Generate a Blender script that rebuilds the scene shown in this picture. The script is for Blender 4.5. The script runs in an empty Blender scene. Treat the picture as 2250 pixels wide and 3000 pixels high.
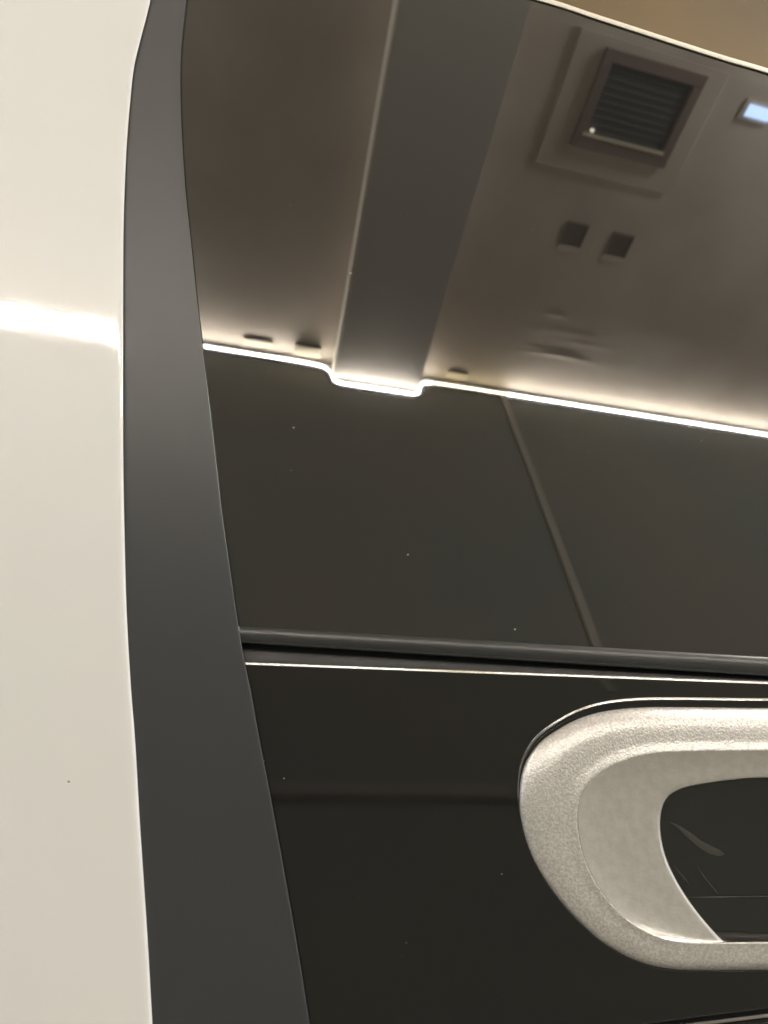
import bpy, math, random
from mathutils import Vector, Matrix
random.seed(4)
sc = bpy.context.scene
col = sc.collection

# ------------------------------------------------------------------ calibration
F = 1652.0                       # focal length in photo pixels (2250 x 3000)
va = Vector((-510, 1700, F)).normalized()
vb = Vector((8452, 930, F)); vb = (vb - va * vb.dot(va)).normalized()
vup = vb.cross(va)
ph = math.radians(12)
upr = Vector((0, -math.cos(ph), -math.sin(ph)))
m = (vup - upr).normalized()
if m.z > 0: m = -m
refl = lambda v: v - 2 * v.dot(m) * m
br, ar = refl(vb), refl(va)
upr = refl(vup)
W = Matrix((-br, ar, upr))       # camera (x right, y down, z forward) -> world
D = 0.15                         # camera to plane of the car's side
K = Vector((0, 0, 1.12))
C = K + W @ (-2 * D * m)
S = 0.75                         # room scale
WV = 1.728; H = 3.0; BD = 0.18
def P(px, py, off=0.0):
    """point on the car's side (off millimetres proud of it), world coords"""
    r = Vector(((px - 1125) / F, (py - 1500) / F, 1))
    t = (-D + off * 0.001) / m.dot(r)
    return K + W @ (r * t)
def R(u, v, w):
    """room point: u along the wall, v towards it, w up, in calibrated units"""
    return Vector((C.x - u * S, C.y + v * S, C.z + w * S))
NORM = (W @ m)

# ------------------------------------------------------------------ camera
cd = bpy.data.cameras.new('camera'); cam = bpy.data.objects.new('camera', cd); col.objects.link(cam)
cd.sensor_fit = 'VERTICAL'; cd.sensor_height = 24; cd.lens = 24 * F / 3000
cd.clip_start = 0.005; cd.clip_end = 60
cd.dof.use_dof = True; cd.dof.focus_distance = 0.16; cd.dof.aperture_fstop = 15
rot = Matrix((W @ Vector((1, 0, 0)), W @ Vector((0, -1, 0)), W @ Vector((0, 0, -1)))).transposed()
cam.matrix_world = Matrix.Translation(K) @ rot.to_4x4()
sc.camera = cam
# ------------------------------------------------------------------ world, exposure
wd = bpy.data.worlds.new('World'); sc.world = wd; wd.use_nodes = True
bg = wd.node_tree.nodes['Background']
bg.inputs[0].default_value = (1.0, 1.0, 0.99, 1); bg.inputs[1].default_value = 1.2
sc.view_settings.view_transform = 'Standard'; sc.view_settings.look = 'None'
sc.view_settings.exposure = 0.95; sc.view_settings.gamma = 1.0
sc.cycles.use_denoising = True
sc.cycles.sample_clamp_indirect = 6.0
sc.cycles.max_bounces = 6
LED = 142.0
for lu, lv, lw in ((-2.9, -0.7, 48), (2.9, -1.3, 96)):   # added fill lamps, unseen, either side of what the glass shows
    ld = bpy.data.lights.new('fill_light', 'POINT'); ld.shadow_soft_size = 0.22; ld.energy = lw
    ld.color = (1.0, 0.985, 0.945)
    lo = bpy.data.objects.new('fill_light', ld); lo.location = (C.x - lu * S, C.y + lv * S, C.z + 2.3 * S); col.objects.link(lo)

# ------------------------------------------------------------------ materials
def mat(name, base, rough=0.5, metal=0.0, ior=1.5, coat=0.0, coat_rough=0.03):
    M = bpy.data.materials.new(name); M.use_nodes = True
    p = M.node_tree.nodes['Principled BSDF']
    p.inputs['Base Color'].default_value = (*base, 1); p.inputs['Roughness'].default_value = rough
    p.inputs['Metallic'].default_value = metal; p.inputs['IOR'].default_value = ior
    p.inputs['Coat Weight'].default_value = coat; p.inputs['Coat Roughness'].default_value = coat_rough
    return M
def nodes(M): return M.node_tree.nodes, M.node_tree.links, M.node_tree.nodes['Principled BSDF']
def coords(M):
    N, L, p = nodes(M)
    g = N.new('ShaderNodeNewGeometry'); return g.outputs['Position']
def bump(M, scale, strength, dist, detail=2.0, target=('Normal',), kind='noise', stretch=None):
    N, L, p = nodes(M)
    src = coords(M)
    if stretch:
        mp = N.new('ShaderNodeMapping'); mp.inputs['Scale'].default_value = stretch
        L.new(src, mp.inputs[0]); src = mp.outputs[0]
    if kind == 'noise':
        t = N.new('ShaderNodeTexNoise'); t.inputs['Detail'].default_value = detail; o = t.outputs[0]
    else:
        t = N.new('ShaderNodeTexVoronoi'); o = t.outputs['Distance']
    t.inputs['Scale'].default_value = scale; L.new(src, t.inputs['Vector'])
    b = N.new('ShaderNodeBump'); b.inputs['Strength'].default_value = strength; b.inputs['Distance'].default_value = dist
    L.new(o, b.inputs['Height'])
    for q in target: L.new(b.outputs[0], p.inputs[q])
    return b
def tint(M, c1, c2, scale, detail=3.0, lo=0.35, hi=0.65):
    N, L, p = nodes(M)
    t = N.new('ShaderNodeTexNoise'); t.inputs['Scale'].default_value = scale; t.inputs['Detail'].default_value = detail
    L.new(coords(M), t.inputs['Vector'])
    r = N.new('ShaderNodeValToRGB'); r.color_ramp.elements[0].color = (*c1, 1); r.color_ramp.elements[1].color = (*c2, 1)
    r.color_ramp.elements[0].position = lo; r.color_ramp.elements[1].position = hi
    L.new(t.outputs[0], r.inputs[0]); L.new(r.outputs[0], p.inputs['Base Color'])
def rough_noise(M, lo, hi, scale):
    N, L, p = nodes(M)
    t = N.new('ShaderNodeTexNoise'); t.inputs['Scale'].default_value = scale; t.inputs['Detail'].default_value = 4
    L.new(coords(M), t.inputs['Vector'])
    r = N.new('ShaderNodeMapRange'); r.inputs['To Min'].default_value = lo; r.inputs['To Max'].default_value = hi
    L.new(t.outputs[0], r.inputs[0]); L.new(r.outputs[0], p.inputs['Roughness'])

white = mat('white car paint', (0.80, 0.765, 0.69), 0.42, ior=1.45, coat=1.0, coat_rough=0.022)
tint(white, (0.715, 0.72, 0.73), (0.705, 0.725, 0.73), 18)
white.node_tree.nodes['Principled BSDF'].inputs['Coat IOR'].default_value = 1.5
bump(white, 900, 0.30, 0.00006, 4.0, target=('Coat Normal',))
trimm = mat('grey satin plastic', (0.029, 0.0320, 0.0365), 0.40, ior=1.55)
bump(trimm, 6000, 0.25, 0.00003)
glass = mat('black glass', (0.0115, 0.0115, 0.011), 0.018, ior=1.75)
rough_noise(glass, 0.012, 0.028, 25)
bump(glass, 7, 0.05, 0.002, 1.0)
gloss = mat('gloss black plastic', (0.0085, 0.0083, 0.0080), 0.03, ior=1.48)
rough_noise(gloss, 0.02, 0.07, 40)
bump(gloss, 14, 0.06, 0.002, 1.0)
rubber = mat('satin black rubber', (0.022, 0.024, 0.026), 0.30, ior=1.55)
bump(rubber, 900, 0.25, 0.0002, 3.0, stretch=(0.15, 1, 1))
dark = edgem = mat('gloss black edge', (0.02, 0.02, 0.02), 0.18, ior=2.6)
dark = mat('dark groove plastic', (0.010, 0.011, 0.013), 0.45)
rimm = mat('satin edge metal', (0.80, 0.76, 0.68), 0.3, metal=0.2)
silver = mat('flaked silver paint', (0.60, 0.575, 0.53), 0.26, metal=0.5, coat=0.2, coat_rough=0.2)
N, L, p = nodes(silver)
b1 = bump(silver, 2000, 0.75, 0.00018, 2.5)
bl = N.new('ShaderNodeTexNoise'); bl.inputs['Scale'].default_value = 1700; bl.inputs['Detail'].default_value = 2
L.new(coords(silver), bl.inputs['Vector'])
rr = N.new('ShaderNodeValToRGB'); rr.color_ramp.elements[0].color = (0.53, 0.52, 0.505, 1); rr.color_ramp.elements[1].color = (0.73, 0.72, 0.705, 1)
rr.color_ramp.elements[0].position = 0.38; rr.color_ramp.elements[1].position = 0.66
L.new(bl.outputs[0], rr.inputs[0]); L.new(rr.outputs[0], p.inputs['Base Color'])
satin = mat('satin silver paint', (0.52, 0.505, 0.48), 0.30, metal=0.6)
tint(satin, (0.50, 0.49, 0.465), (0.565, 0.55, 0.53), 500, 6)
bump(satin, 1600, 0.4, 0.00012, 3.0)
insertm = mat('black insert plastic', (0.012, 0.0125, 0.0115), 0.10, ior=1.5)
bump(insertm, 160, 0.2, 0.0003, 2.0, stretch=(1, 1, 3))
streakm = mat('grey reflection streak', (0.038, 0.038, 0.035), 0.35)
speckm = mat('pale dust', (0.30, 0.29, 0.25), 0.9)
speckd = mat('grey dirt fleck', (0.28, 0.25, 0.23), 0.8)
ceilm = mat('painted plaster', (0.62, 0.55, 0.46), 0.75)
tint(ceilm, (0.53, 0.455, 0.38), (0.68, 0.61, 0.52), 2.2)
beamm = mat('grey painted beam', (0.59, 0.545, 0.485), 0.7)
beamside = mat('lit beam side', (0.85, 0.78, 0.66), 0.7)  # light on the beam's left face, put into a paler colour
wallm = mat('olive grey wall', (0.20, 0.185, 0.155), 0.8); tint(wallm, (0.25, 0.27, 0.24), (0.31, 0.295, 0.245), 1.6)
brownw = mat('brown wall', (0.34, 0.25, 0.145), 0.85); tint(brownw, (0.060, 0.044, 0.027), (0.088, 0.060, 0.028), 1.3, 1.0)
floorm = mat('grey floor', (0.22, 0.20, 0.18), 0.6); tint(floorm, (0.42, 0.40, 0.37), (0.5, 0.47, 0.43), 3)
bronze = mat('brown metal', (0.24, 0.175, 0.15), 0.5)
vdark = mat('dark vent metal', (0.10, 0.10, 0.097), 0.6)
railm = mat('pale brown rail paint', (0.36, 0.33, 0.29), 0.6)
brownd = mat('brown lens', (0.16, 0.12, 0.10), 0.5)
cream = mat('cream plastic', (0.75, 0.68, 0.52), 0.5)
chan = mat('grey channel', (0.13, 0.125, 0.11), 0.6)
paleline = mat('pale conduit', (0.52, 0.49, 0.40), 0.6)
def emis(name, c, s):
    M = mat(name, (0.8, 0.8, 0.8)); N, L, p = nodes(M)
    p.inputs['Emission Color'].default_value = (*c, 1); p.inputs['Emission Strength'].default_value = s; return M
ledm = emis('lit diffuser', (1.0, 0.945, 0.87), LED)
ledy = emis('yellowed lit diffuser', (1.0, 0.86, 0.58), LED * 0.3)
ledj = emis('lit joint', (1.0, 0.95, 0.86), LED * 1.2)
bluem = emis('cool lit diffuser', (0.42, 0.62, 1.0), 4.5)
spotm = emis('tiny lit lamp', (1.0, 0.9, 0.7), 3)

# ------------------------------------------------------------------ mesh helpers
def mesh(name, verts, faces, M, parent=None, smooth=False, **props):
    me = bpy.data.meshes.new(name); me.from_pydata([tuple(v) for v in verts], [], faces); me.validate(); me.update()
    me.materials.append(M)
    if smooth:
        for f in me.polygons: f.use_smooth = True
    o = bpy.data.objects.new(name, me); col.objects.link(o)
    if parent:
        o.parent = parent; o.matrix_parent_inverse = Matrix.Translation(-parent.location)
    for k, v in props.items(): o[k] = v
    return o
def empty(name, loc, label=None, cat=None, group=None):
    o = bpy.data.objects.new(name, None); o.location = loc; o.empty_display_size = 0.02; col.objects.link(o)
    if label: o['label'] = label
    if cat: o['category'] = cat
    if group: o['group'] = group
    return o
def catmull(pts, n):
    """resample a polyline through pts at n points, smooth, by arc length"""
    pts = [Vector(p) for p in pts]
    ext = [2 * pts[0] - pts[1]] + pts + [2 * pts[-1] - pts[-2]]
    d = []
    for i in range(1, len(ext) - 2):
        a, b, c, e = ext[i - 1], ext[i], ext[i + 1], ext[i + 2]
        for k in range(24):
            t = k / 24
            d.append(0.5 * ((2 * b) + (c - a) * t + (2 * a - 5 * b + 4 * c - e) * t * t + (3 * b - a - 3 * c + e) * t ** 3))
    d.append(pts[-1])
    L_ = [0]
    for i in range(1, len(d)): L_.append(L_[-1] + (d[i] - d[i - 1]).length)
    out, j = [], 0
    for k in range(n):
        s = L_[-1] * k / (n - 1)
        while j < len(L_) - 2 and L_[j + 1] < s: j += 1
        t = (s - L_[j]) / max(1e-9, L_[j + 1] - L_[j]); out.append(d[j].lerp(d[j + 1], min(1, t)))
    return out
def loft(name, rows, M, parent=None, closed=False, **props):
    """rows: lists of (px,py,off) of equal length"""
    n = len(rows[0]); V = [P(*q) for r in rows for q in r]; Fc = []
    for i in range(len(rows) - 1):
        for j in range(n if closed else n - 1):
            k = (j + 1) % n
            Fc.append((i * n + j, i * n + k, (i + 1) * n + k, (i + 1) * n + j))
    return mesh(name, V, Fc, M, parent, True, **props)
def box(name, lo, hi, M, parent=None, **props):
    """axis-aligned box given in room units, slightly bevelled"""
    a, b = R(*lo), R(*hi)
    x0, x1 = sorted((a.x, b.x)); y0, y1 = sorted((a.y, b.y)); z0, z1 = sorted((a.z, b.z))
    V = [(x, y, z) for x in (x0, x1) for y in (y0, y1) for z in (z0, z1)]
    Fc = [(0, 1, 3, 2), (4, 6, 7, 5), (0, 4, 5, 1), (2, 3, 7, 6), (0, 2, 6, 4), (1, 5, 7, 3)]
    o = mesh(name, V, Fc, M, parent, **props)
    s = min(x1 - x0, y1 - y0, z1 - z0)
    if s > 0.002:
        bv = o.modifiers.new('edge', 'BEVEL'); bv.width = min(0.002, s * 0.2); bv.segments = 2
    return o

# ================================================================== THE CAR
car = empty('car', P(1125, 1500, -8), 'white car side seen close up with grey trim, gloss black panels and silver bezel', 'car')

# edges of the white panel and of the grey trim in the calibrated side plane
E1 = [(470, -330), (455, -110), (441, 0), (414, 108), (393, 197), (381, 305), (372, 420), (366, 543), (362, 678), (361, 860), (361, 1017),
      (361, 1288), (364, 1505), (371, 1777), (383, 2000), (397, 2181), (409, 2392), (421, 2573), (433, 2754), (447, 3000), (462, 3250), (480, 3600)]
E2 = [(575, -330), (557, -110), (545, 0), (532, 122), (528, 237), (532, 380), (542, 542), (554, 660), (563, 746), (577, 880), (593, 1017),
      (613, 1180), (632, 1343), (651, 1505), (674, 1668), (698, 1831), (720, 1957), (732, 2010), (757, 2150), (784, 2289), (820, 2482), (868, 2754), (907, 3000), (945, 3250), (1000, 3600)]
def on(edge, y):
    for (x0, y0), (x1, y1) in zip(edge, edge[1:]):
        if y0 <= y <= y1: return x0 + (x1 - x0) * (y - y0) / (y1 - y0)
    return edge[0][0] if y < edge[0][1] else edge[-1][0]
def smooth_edge(edge, n):
    return [(q.x, q.y) for q in catmull([(x, y, 0) for x, y in edge], n)]
NE = 160
e1 = smooth_edge(E1, NE); e2 = smooth_edge(E2, NE)
def shift(e, dx, off): return [(x + dx, y, off) for x, y in e]
rows = [[(-1900, y, .8) for x, y in e1], [(-700, y, .8) for x, y in e1]]
for dx, off in ((-330, .8), (-160, .8), (-60, .8), (-24, .8), (-20, .797), (-12, 0.76), (-7, .68), (-3, 0.52), (-0.8, 0.32), (0, 0.05), (-1, -1.0), (-30, -3.0), (-34, -7.0)):
    rows.append(shift(e1, dx, off))
loft('body_panel', rows, white, car)
# grey trim: dives under the white edge, bulges, then ends in a small return above the black glass
rows = []
prof = [(-0.18, -1.2), (-0.08, -0.8), (0.03, -0.42), (0.12, -0.25), (0.25, 0.0), (0.40, 0.24), (0.55, 0.47), (0.68, 0.66), (0.80, 0.92), (0.90, 1.04), (0.96, 1.07), (0.99, 1.08), (1.0, 1.03), (0.997, 0.6), (0.99, -0.3), (0.98, -2.0)]
for s, off in prof:
    rows.append([(on(E1, y2) * (1 - s) + x2 * s, y2, off) for x2, y2 in e2])
loft('trim_strip', rows, trimm, car)

# upper black glass, its far edge curving away at the top right
TOP = [(-1900, -210), (-600, -215), (0, -215), (600, -190), (1000, -140), (1300, -78), (1600, 0), (1735, 44), (1871, 88), (2006, 132), (2142, 175), (2260, 210), (2600, 322), (3100, 510), (3900, 860)]
tp = [(q.x, q.y) for q in catmull([(x, y, 0) for x, y in TOP], 150)]
def ledge(x): return 1834 + (x - 705) * 0.0583 - max(0, 0)
def tline(x): return 1938 + (x - 720) * 0.0373
tp = [t for t in tp if t[0] > 520]
rows = [[(x, y, -5.0) for x, y in tp], [(x, y, -0.35) for x, y in tp], [(x, y + 3, -0.05) for x, y in tp], [(x, y + 7, 0) for x, y in tp]]
for k in range(1, 9):
    t = (k / 8) ** 1.0
    rows.append([(x, (y + 7) * (1 - t) + (ledge(x) + 2) * t, 0) for x, y in tp])
xr = tp[-1][0]
# the left border follows the trim, so the sheet is rebuilt between trim and far edge
def topy(x):
    for (x0, y0), (x1, y1) in zip(tp, tp[1:]):
        if x0 <= x <= x1: return y0 + (y1 - y0) * (x - x0) / (x1 - x0)
    return tp[0][1] if x < tp[0][0] else tp[-1][1]
def under(y): return on(E2, y) - 16
def sheet(ftop, fbot, offs, n=34, nx=170):
    rows = []
    for dy_top, off, k in offs:
        row = []
        for i in range(nx + 1):
            s = i / nx
            x = 600.0
            for _ in range(4):
                yt, yb = ftop(x), fbot(x); y = yt + dy_top + (yb - yt - dy_top) * k
                x = under(y) + (3900 - under(y)) * s
            row.append((x, y, off))
        rows.append(row)
    return rows
rows = sheet(topy, lambda x: ledge(x) + 2, [(0, -5.0, 0), (0, -.35, 0), (3, -.05, 0), (7, 0, 0)] + [(7, 0, k / 30) for k in range(1, 31)])
loft('window', rows, glass, car)
rows = []
for k in range(10):
    a = math.pi * k / 9
    rows.append([(x - 3 * math.cos(a), y + 1.5 - 8.5 * math.cos(a), 0.1 + 0.5 * math.sin(a)) for x, y in tp])
loft('window_edge', rows, rimm, car)

# rubber seal along the bottom of the glass, groove under it
xs = [701 + 20 * i for i in range(160)]
r_first = None
rows = []
for dy, off in ((0, -0.6), (0.5, 0.15), (4, 0.75), (10, 1.25), (18, 1.62), (26, 1.75), (33, 1.70), (39, 1.45), (43, 1.15), (45, 0.9), (47, 0.98), (50, 0.8), (52, 0.2), (53, -0.8), (54, -3.2)):
    rows.append([(x, ledge(x) + dy * (0.95 + 0.00009 * (x - 700)), off * (0.55 if off > 0 else 1)) for x in xs])
loft('window_seal', rows, rubber, car)
rows = []
for t, off in ((0, -3.0), (0.3, -2.4), (0.6, -1.7), (1.0, -1.5)):
    rows.append([(x, (ledge(x) + 50) * (1 - t) + (tline(x) + 6) * t, off) for x in xs])
loft('groove', rows, dark, car)

# lower gloss panel, rounded top edge and bottom edge
def bline(x): return 2992 - (x - 2089) * 0.124 + max(0, 2089 - x) ** 2 * 0.00004 - max(0, x-2250)**2*0.00002
def under_line(f, n=150):
    x = 800.0
    for _ in range(6): x = under(f(x))
    return [x + (3900 - x) * i / n for i in range(n + 1)]
bl2 = lambda x: min(bline(x), 3700)
rows = sheet(tline, lambda x: bl2(x) - 22, [(9, -.30, 0), (9, -.004, 0), (10, 0, 0)] + [(12, 0, k / 24) for k in range(1, 25)])
rows += [[(x, y + 4, -0.12) for x, y, o in rows[-1]], [(x, y + 6, -0.5) for x, y, o in rows[-1]], [(x, y + 6, -3.4) for x, y, o in rows[-1]]]
loft('lower_panel', rows, gloss, car)
def chamfer(name, f, width, slope, parent=car):
    mmpx = (P(1800, f(1800) + 5) - P(1800, f(1800) - 5)).length * 100
    xs_ = under_line(f); rise = width * mmpx * slope
    rows = [[(x, f(x) + 1, -rise - 2.5) for x in xs_], [(x, f(x) + 0.2, -rise - 0.5) for x in xs_]]
    for t, o in ((0, -0.06), (0.12, 0), (0.5, 0), (0.9, 0), (1.0, 0.0)):
        rows.append([(x, f(x) + width * t, o - rise * (1 - t)) for x in xs_])
    loft(name, rows, edgem, parent)
chamfer('panel_edge', tline, 8.0, 0.262)
chamfer('sill_edge', lambda x: bl2(x) - 4, 12.0, 0.54)
rows = sheet(lambda x: bl2(x), lambda x: bl2(x) + 700, [(7, -1.0, 0), (7, -.02, 0)] + [(8, 0, k / 5) for k in range(1, 6)])
loft('sill_panel', rows, gloss, car)
xs_ = under_line(lambda x: bl2(x) - 14)
loft('groove', [[(x, bl2(x) - 20, -2.5) for x in xs_], [(x, bl2(x) - 0, -2.4) for x in xs_]], dark, car)

# ---- silver bezel (photo measurements mirrored about MX for the half outside the frame)
q = lambda x, y: (1400 + x * 0.5124, 1850 + y * 0.5124)
MX = 2620
outer = [q(*t) for t in ((1659, 438), (1300, 434), (1050, 432), (900, 436), (760, 450), (640, 476), (540, 515), (440, 572), (360, 630), (305, 695), (265, 768), (243, 855), (236, 950), (241, 1040),
     (258, 1130), (288, 1230), (335, 1335), (395, 1435), (475, 1545), (565, 1645), (680, 1752), (800, 1832), (900, 1880), (1010, 1915), (1150, 1934), (1300, 1938), (1659, 1936))]
ridge = [q(*t) for t in ((1659, 680), (1300, 682), (1050, 690), (980, 700), (900, 715), (830, 738), (760, 768), (690, 812), (630, 865), (590, 925), (568, 1000), (564, 1080),
     (572, 1160), (590, 1250), (625, 1350), (680, 1455), (760, 1560), (860, 1655), (970, 1722), (1080, 1762), (1200, 1780), (1330, 1784), (1659, 1782))]
inner = [q(*t) for t in ((1659, 836), (1450, 849), (1300, 869), (1180, 893), (1100, 932), (1062, 985), (1045, 1050), (1042, 1120), (1050, 1190), (1068, 1270), (1105, 1365), (1165, 1475), (1240, 1585),
     (1310, 1672), (1392, 1760), (1420, 1774), (1450, 1776), (1550, 1775), (1659, 1773))]
def ring(pts, n=110):
    mid = [(x, y) for x, y in pts]
    tail0 = (MX, pts[0][1]); tail1 = (MX, pts[-1][1])
    half = catmull([(tail0[0], tail0[1], 0)] + [(x, y, 0) for x, y in mid] + [(tail1[0], tail1[1], 0)], 2000)
    # sample by turning so that the three outlines keep corresponding stations
    cx, cy = 2130, 2420
    ang = [math.atan2(h.y - cy, h.x - cx) for h in half]
    L_ = [0]
    for i in range(1, len(half)): L_.append(L_[-1] + (half[i] - half[i - 1]).length)
    out = []
    for k in range(n):
        s = L_[-1] * k / (n - 1); j = min(range(0, len(L_)), key=lambda i_: abs(L_[i_] - s)) if False else int(k * 1999 / (n - 1))
        out.append((half[j].x, half[j].y))
    return out
def ringn(pts):
    h = ring(pts)
    return h
o_, r_, i_ = ringn(outer), ringn(ridge), ringn(inner)
def full(a): return a + [(2 * MX - x, y) for x, y in reversed(a[1:-1])]
def mixr(a, b, t, off):
    return [(x0 * (1 - t) + x1 * t, y0 * (1 - t) + y1 * t, off) for (x0, y0), (x1, y1) in zip(a, b)]
O, RG, IN = full(o_), full(r_), full(i_)
fp = [(0.02, -0.4), (0.0, 0.3), (0.012, 0.75), (0.04, 1.2), (0.08, 1.65), (0.13, 2.1), (0.20, 2.6), (0.28, 3.05), (0.36, 3.38), (0.41, 3.54), (0.45, 3.62), (0.55, 3.74), (0.65, 3.80), (0.75, 3.86), (0.79, 3.91), (0.83, 4.0), (0.88, 4.15), (0.92, 4.27), (0.96, 4.39), (0.985, 4.45), (1.0, 4.45), (1.02, 4.36)]
flank = [mixr(O, RG, t, off) for t, off in fp]
bez = loft('bezel', flank, silver, car, closed=True, label='flaked silver rounded bezel round a black centre')
inn = [mixr(RG, IN, t, off) for t, off in ((0.018, 4.37), (0.1, 4.06), (0.25, 3.6), (0.5, 3.08), (0.75, 2.78), (0.9, 2.64), (0.96, 2.55), (0.99, 2.3), (1.0, 1.9), (1.0, 0.2))]
loft('inner_flank', inn, satin, bez, closed=True)
# black collar: a raised bead just outside the silver, widest along the top
def outset(ringpts, amt):
    n = len(ringpts); out = []
    for k in range(n):
        x0, y0 = ringpts[k - 1]; x1, y1 = ringpts[(k + 1) % n]; x, y = ringpts[k]
        tx, ty = x1 - x0, y1 - y0; l = math.hypot(tx, ty) or 1
        nx, ny = ty / l, -tx / l          # outward for this winding
        top = max(0.0, -ny if ny * 1 < 0 else -ny)
        top = max(0.0, -ny)
        out.append((x + nx * amt(top), y + ny * amt(top)))
    return out
def signed(r): return sum(r[k - 1][0] * r[k][1] - r[k][0] * r[k - 1][1] for k in range(len(r)))
sg = 1 if signed(O) > 0 else -1
def outset(ringpts, amt):
    n = len(ringpts); out = []
    for k in range(n):
        x0, y0 = ringpts[k - 1]; x1, y1 = ringpts[(k + 1) % n]; x, y = ringpts[k]
        tx, ty = x1 - x0, y1 - y0; l = math.hypot(tx, ty) or 1
        nx, ny = sg * ty / l, -sg * tx / l
        a = amt(max(0.0, -ny), nx)
        out.append((x + nx * a, y + ny * a))
    return out
w_ = lambda k: (lambda top, nx: k * (4 + 17 * top ** 1.6))
def crow(k, off, base=0.0): return [(x, y, off) for x, y in outset(O, lambda top, nx: k * (2.5 + 19 * top ** 1.5) + base * (0.25 + 0.75 * min(1, top * 1.6)))]
loft('collar', [crow(1.0, 0.22), crow(.9, .235), crow(0.6, 0.15), crow(0.3, -0.1), crow(-0.6, -0.35)], gloss, bez, closed=True)
loft('collar_edge', [crow(1, .004, 7.5), crow(1, .03, 7.0), crow(1, .06, 6), crow(1, .125, 3), crow(1, .20, 0.3), crow(1, .215, -.6)], edgem, bez, closed=True)
# black insert, a shallow dish
cx = sum(x for x, y in IN) / len(IN); cy = sum(y for x, y in IN) / len(IN)
ins_rows = []
for t, off in ((-0.01, 1.0), (0.02, 0.95), (0.1, 0.8), (0.25, 0.62), (0.5, 0.45), (0.75, 0.4), (1.0, 0.4)):
    ins_rows.append([(x + (MX - x) * t if False else x * (1 - t) + (MX * t if abs(1) else 0), y * (1 - t) + cy * t, off) for x, y in IN])
loft('bezel_insert', ins_rows, insertm, bez, closed=True)
def ribbon(name, pts, M, parent, off=1.0, **props):
    """pts: (px,py,halfwidth)"""
    V, Fc = [], []
    for k, (x, y, w) in enumerate(pts):
        x0, y0, _ = pts[max(0, k - 1)]; x1, y1, _ = pts[min(len(pts) - 1, k + 1)]
        l = math.hypot(x1 - x0, y1 - y0) or 1; nx, ny = -(y1 - y0) / l, (x1 - x0) / l
        V += [P(x + nx * w, y + ny * w, off), P(x, y, off + 0.05), P(x - nx * w, y - ny * w, off)]
        if k: b = 3 * k; Fc += [(b - 3, b, b + 1, b - 2), (b - 2, b + 1, b + 2, b - 1)]
    return mesh(name, V, Fc, M, parent, True, **props)
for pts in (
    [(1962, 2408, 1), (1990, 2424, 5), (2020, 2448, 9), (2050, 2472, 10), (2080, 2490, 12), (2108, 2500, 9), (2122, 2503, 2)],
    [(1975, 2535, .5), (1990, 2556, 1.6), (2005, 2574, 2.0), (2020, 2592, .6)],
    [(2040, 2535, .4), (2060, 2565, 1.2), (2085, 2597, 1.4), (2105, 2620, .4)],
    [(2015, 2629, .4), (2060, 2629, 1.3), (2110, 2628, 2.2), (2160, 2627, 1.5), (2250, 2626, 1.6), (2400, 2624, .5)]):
    ribbon('reflection_streak', pts, streakm, bez, off=0.98)  # reflected streaks on the insert, put in as thin grey strips
# dust on the panels
def specks(name, spots, M, **props):
    V, Fc = [], []
    for x, y, r, off in spots:
        b = len(V); n = 7
        for k in range(n):
            a = 2 * math.pi * k / n; rr_ = r * random.uniform(.5, 1.0)
            V.append(P(x + rr_ * math.cos(a), y + rr_ * 0.8 * math.sin(a), off))
        V.append(P(x, y, off + 0.06))
        for k in range(n): Fc.append((b + k, b + (k + 1) % n, b + n))
    mesh(name, V, Fc, M, car, **props)
sp = [(860, 1253, 4, .01), (1195, 1625, 4, .01), (1508, 1844, 5, .01), (1027, 800, 5, .01), (832, 2280, 3, .01), (1470, 2560, 3, .01)]
for k in range(22):
    sp.append((random.uniform(760, 2250), random.choice((random.uniform(250, 1780), random.uniform(2080, 2960))), random.uniform(1.0, 2.0), .01))
sp = [t for t in sp if not (t[0] > 1500 and t[1] > 2040)]
specks('dust', sp, speckm, kind='stuff')
specks('dirt_fleck', [(201, 2290, 5.5, .81)], speckd)

# ================================================================== THE ROOM seen in the glass
H = 3.0; WV = 1.728; BD = 0.18
def struct(o): o['kind'] = 'structure'; return o
# ceiling sheet, finely gridded where the plaster is uneven
def cgrid(name, u0, u1, v0, v1, nu, nv):
    V, Fc = [], []
    bl_ = [(1.575, 1.425, .12, .012, .018), (1.44, 1.19, .035, .010, .010), (1.56, 1.28, .14, .018, .006), (1.70, 1.33, .10, .014, .006), (1.43, 1.40, .06, .010, .006), (1.95, 1.42, .2, .04, .004), (2.2, 1.2, .25, .05, .004)]
    for j in range(nv + 1):
        for i in range(nu + 1):
            u = u0 + (u1 - u0) * i / nu; v = v0 + (v1 - v0) * j / nv; dz = 0
            for bu, bv, su, sv, h in bl_:
                du, dv = (u - bu) / su, (v - bv - 0.25 * (u - bu) ** 2) / sv
                if du * du + dv * dv < 14: dz += h * math.exp(-(du * du + dv * dv) / 2)
            q_ = R(u, v, H - dz * 0.4); V.append(q_)
    for j in range(nv):
        for i in range(nu):
            a = j * (nu + 1) + i; Fc.append((a, a + 1, a + nu + 2, a + nu + 1))
    return mesh(name, V, Fc, M=ceilm, smooth=True)
# the hatch/vent and downlights sit in the sheet as proud frames over it
U0, U1, V0 = -6.0, 8.0, -9.0
c1 = cgrid('ceiling', 0.9, 3.0, 0.95, WV + 0.02, 260, 150)
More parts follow.
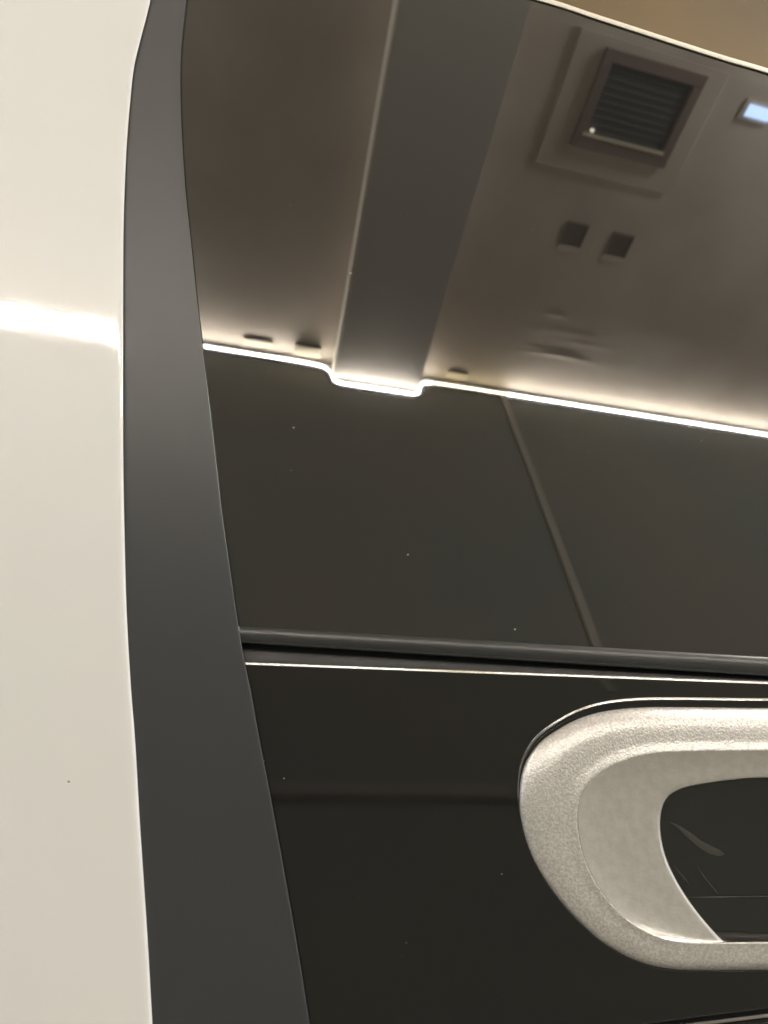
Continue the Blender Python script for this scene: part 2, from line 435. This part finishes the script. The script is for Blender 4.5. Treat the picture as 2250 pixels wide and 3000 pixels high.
# outer sheets join the same object
V = [v.co.copy() for v in c1.data.vertices]; Fc = [tuple(f.vertices) for f in c1.data.polygons]
def addq(u0, u1, v0, v1):
    b = len(V); V.extend([R(u0, v0, H), R(u1, v0, H), R(u1, v1, H), R(u0, v1, H)]); Fc.append((b, b + 1, b + 2, b + 3))
addq(U0, 0.9, V0, WV + 0.02); addq(3.0, U1, V0, WV + 0.02); addq(0.9, 3.0, V0, 0.95)
me = bpy.data.meshes.new('ceiling'); me.from_pydata([tuple(v) for v in V], [], Fc); me.update(); me.materials.append(ceilm)
for f in me.polygons: f.use_smooth = True
c1.data = me; struct(c1)
zf = -C.z / S   # room w of the floor
struct(box('wall', (U0, WV, zf), (U1, WV + 0.2, H + 0.1), wallm))
struct(box('floor', (U0, V0, zf - 0.1), (U1, WV, zf), floorm))
struct(box('wall', (U0, V0 + 5.2, zf), (U1, V0 + 5.4, H - 0.002), brownw))
struct(box('beam', (0.25, -3.4, H - BD), (0.745, WV - 0.001, H - 0.001), beamm))
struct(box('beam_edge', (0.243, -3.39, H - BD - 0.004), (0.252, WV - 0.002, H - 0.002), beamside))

# LED strip with its channel
strip = empty('light_strip', R(1.0, WV - 0.01, H - 0.04), 'lit warm white light strip stepping under the grey beam along the wall top', 'light strip')
path = [(U0 + .1, H - .046), (0.175, H - .046), (0.20, H - .055), (0.222, H - .11), (0.236, H - .18), (0.256, H - BD - .024), (0.285, H - BD - .032), (0.72, H - BD - .032), (0.752, H - BD - .022), (0.768, H - .16), (0.782, H - .10), (0.80, H - .055), (0.83, H - .046), (U1 - .1, H - .046)]
fine = []
for (a, b) in zip(path, path[1:]):
    n = max(1, int(math.hypot(b[0] - a[0], b[1] - a[1]) / 0.01)) if (b[0] - a[0]) < 0.6 else 60
    for k in range(n): fine.append((a[0] + (b[0] - a[0]) * k / n, a[1] + (b[1] - a[1]) * k / n))
fine.append(path[-1])
for _ in range(9):
    fine = [fine[0]] + [((fine[k-1][0] + 2*fine[k][0] + fine[k+1][0]) / 4, (fine[k-1][1] + 2*fine[k][1] + fine[k+1][1]) / 4) for k in range(1, len(fine) - 1)] + [fine[-1]]
def tube(name, pts, hw, v_back, v_front, M, parent):
    V, Fc = [], []
    for k, (u, w) in enumerate(pts):
        a = pts[max(0, k - 1)]; b = pts[min(len(pts) - 1, k + 1)]
        l = math.hypot(b[0] - a[0], b[1] - a[1]) or 1; nu, nw = -(b[1] - a[1]) / l, (b[0] - a[0]) / l
        vm = (v_front * 3 + v_back) / 4
        V += [R(u - nu * hw, v_back, w - nw * hw), R(u - nu * hw, vm, w - nw * hw), R(u - nu * hw * .5, v_front, w - nw * hw * .5),
              R(u + nu * hw * .5, v_front, w + nw * hw * .5), R(u + nu * hw, vm, w + nw * hw), R(u + nu * hw, v_back, w + nw * hw)]
        if k:
            c = 6 * k
            for e in range(6): Fc.append((c - 6 + e, c + e, c + (e + 1) % 6, c - 6 + (e + 1) % 6))
    n = len(pts) * 6
    Fc += [(0, 1, 2, 3, 4, 5), (n - 1, n - 2, n - 3, n - 4, n - 5, n - 6)]
    return mesh(name, V, Fc, M, parent)
cuts = [-2.2, -0.9, -0.347, -0.11, 0.85, 1.345, 1.485, 2.13, 3.3]
def cutpath(u0, u1):
    pts = [q_ for q_ in fine if u0 < q_[0] < u1]
    def at(u):
        for a, b in zip(fine, fine[1:]):
            if a[0] <= u <= b[0]: return (u, a[1] + (b[1] - a[1]) * (u - a[0]) / max(1e-9, b[0] - a[0]))
        return fine[0] if u < fine[0][0] else fine[-1]
    return [at(u0)] + pts + [at(u1)]
bounds = [U0 + .1] + cuts + [U1 - .1]
for k, (a, b) in enumerate(zip(bounds, bounds[1:])):
    tube('lamp_segment', cutpath(a + 0.0025, b - 0.0025), 0.0115, WV - 0.002, WV - 0.014, ledj if abs(a - 1.345) < .01 else (ledy if abs(a - 0.85) < .01 else ledm), strip)
low = [(u, w - 0.026) for u, w in fine]
tube('channel', low, 0.011, WV - 0.001, WV - 0.0165, chan, strip)

tube('channel_lip', [(u, w + 0.0145) for u, w in fine], 0.0016, WV - 0.001, WV - 0.0155, chan, strip)
# junction boxes above the strip
def jbox(u, v, su, sv, label, drop=0.03):
    t = empty('junction_box', R(u, v, H - 0.01), label, 'junction box', 'cream boxes above the light strip')
    box('housing', (u - su, v - sv, H - drop), (u + su, v + sv, H - 0.001), cream, t)
    box('cover_slot', (u - su * .82, v - sv - 0.006, H - drop * .9), (u + su * .82, v - sv + 0.002, H - drop * .1), vdark, t)
jbox(0.09, 1.655, 0.075, 0.03, 'larger cream box with a dark slot just left of the beam', 0.035)
jbox(-0.19, 1.665, 0.08, 0.02, 'flat cream box farthest left above the light strip', 0.012)
jbox(1.0, 1.665, 0.065, 0.02, 'flat cream box just right of the beam above the light strip', 0.014)

# ceiling vent on its raised panel
vent = empty('ceiling_vent', R(1.39, 0.22, H), 'square dark ceiling vent in a brown frame on a raised panel', 'vent')
box('mounting_panel', (1.02, -0.05, H - 0.018), (1.73, 0.50, H - 0.001), ceilm, vent)
fu0, fu1, fv0, fv1 = 1.145, 1.63, 0.045, 0.405
fw = 0.045; z0, z1 = H - 0.045, H - 0.0165
box('frame', (fu0, fv0, z0), (fu1, fv0 + fw, z1), bronze, vent)
box('frame', (fu0, fv1 - fw, z0), (fu1, fv1, z1), bronze, vent)
box('frame', (fu0, fv0 + fw + .0005, z0), (fu0 + fw, fv1 - fw - .0005, z1), bronze, vent)
box('frame', (fu1 - fw, fv0 + fw + .0005, z0), (fu1, fv1 - fw - .0005, z1), bronze, vent)
box('grille_back', (fu0 + fw, fv0 + fw, H - 0.024), (fu1 - fw, fv1 - fw, H - 0.0182), vdark, vent)
for k in range(9):
    v = fv0 + fw + 0.02 + k * 0.028
    box('louvre', (fu0 + fw + .002, v, H - 0.030), (fu1 - fw - .002, v + 0.008, H - 0.0245), vdark, vent)
box('sill', (fu0 + fw * .7, fv1 - fw - 0.018, H - 0.052), (fu1 - fw * .9, fv1 - fw - 0.004, H - 0.0455), cream, vent)
box('indicator', (fu0 + fw + .02, fv1 - fw - .035, H - .05), (fu0 + fw + .035, fv1 - fw - .022, H - .0305), spotm, vent)

# two square downlights, unlit
def down(u, v, label):
    t = empty('downlight', R(u, v, H), label, 'downlight', 'unlit square downlights in the ceiling')
    s = 0.062
    box('lens', (u - s * .8, v - s * .8, H - 0.006), (u + s * .8, v + s * .8, H - 0.001), brownd, t)
    for a in ((-s, -s, s, -s * .82), (-s, s * .82, s, s * 1.15), (-s, -s * .815, -s * .82, s * .815), (s * .82, -s * .815, s, s * .815)):
        box('surround', (u + a[0], v + a[1], H - 0.012), (u + a[2], v + a[3], H - 0.0012), bronze if a[1] < s * .5 else ceilm, t)
down(1.352, 0.772, 'unlit square downlight nearer the grey beam')
down(1.612, 0.776, 'unlit square downlight farther from the grey beam')
lp = empty('ceiling_lamp', R(1.95, 0.113, H), 'small lit bluish white square ceiling lamp by the vent', 'lamp')
box('lamp_diffuser', (1.895, 0.095, H - 0.02), (2.02, 0.14, H - 0.0102), bluem, lp)
box('lamp_housing', (1.873, 0.078, H - 0.01), (2.027, 0.152, H - 0.001), ceilm, lp)

# conduit down the wall and a rail across it
cdt = box('conduit', (1.29, WV - 0.014, 0.97), (1.33, WV - 0.001, H - 0.06), paleline)
cdt['label'] = 'pale flat conduit running down the olive grey wall'; cdt['category'] = 'conduit'
rl = box('wall_rail', (U0 + .2, WV - 0.03, 0.58), (U1 - .2, WV - 0.001, 0.62), railm)
rl['label'] = 'brown rail running across the olive grey wall'; rl['category'] = 'rail'
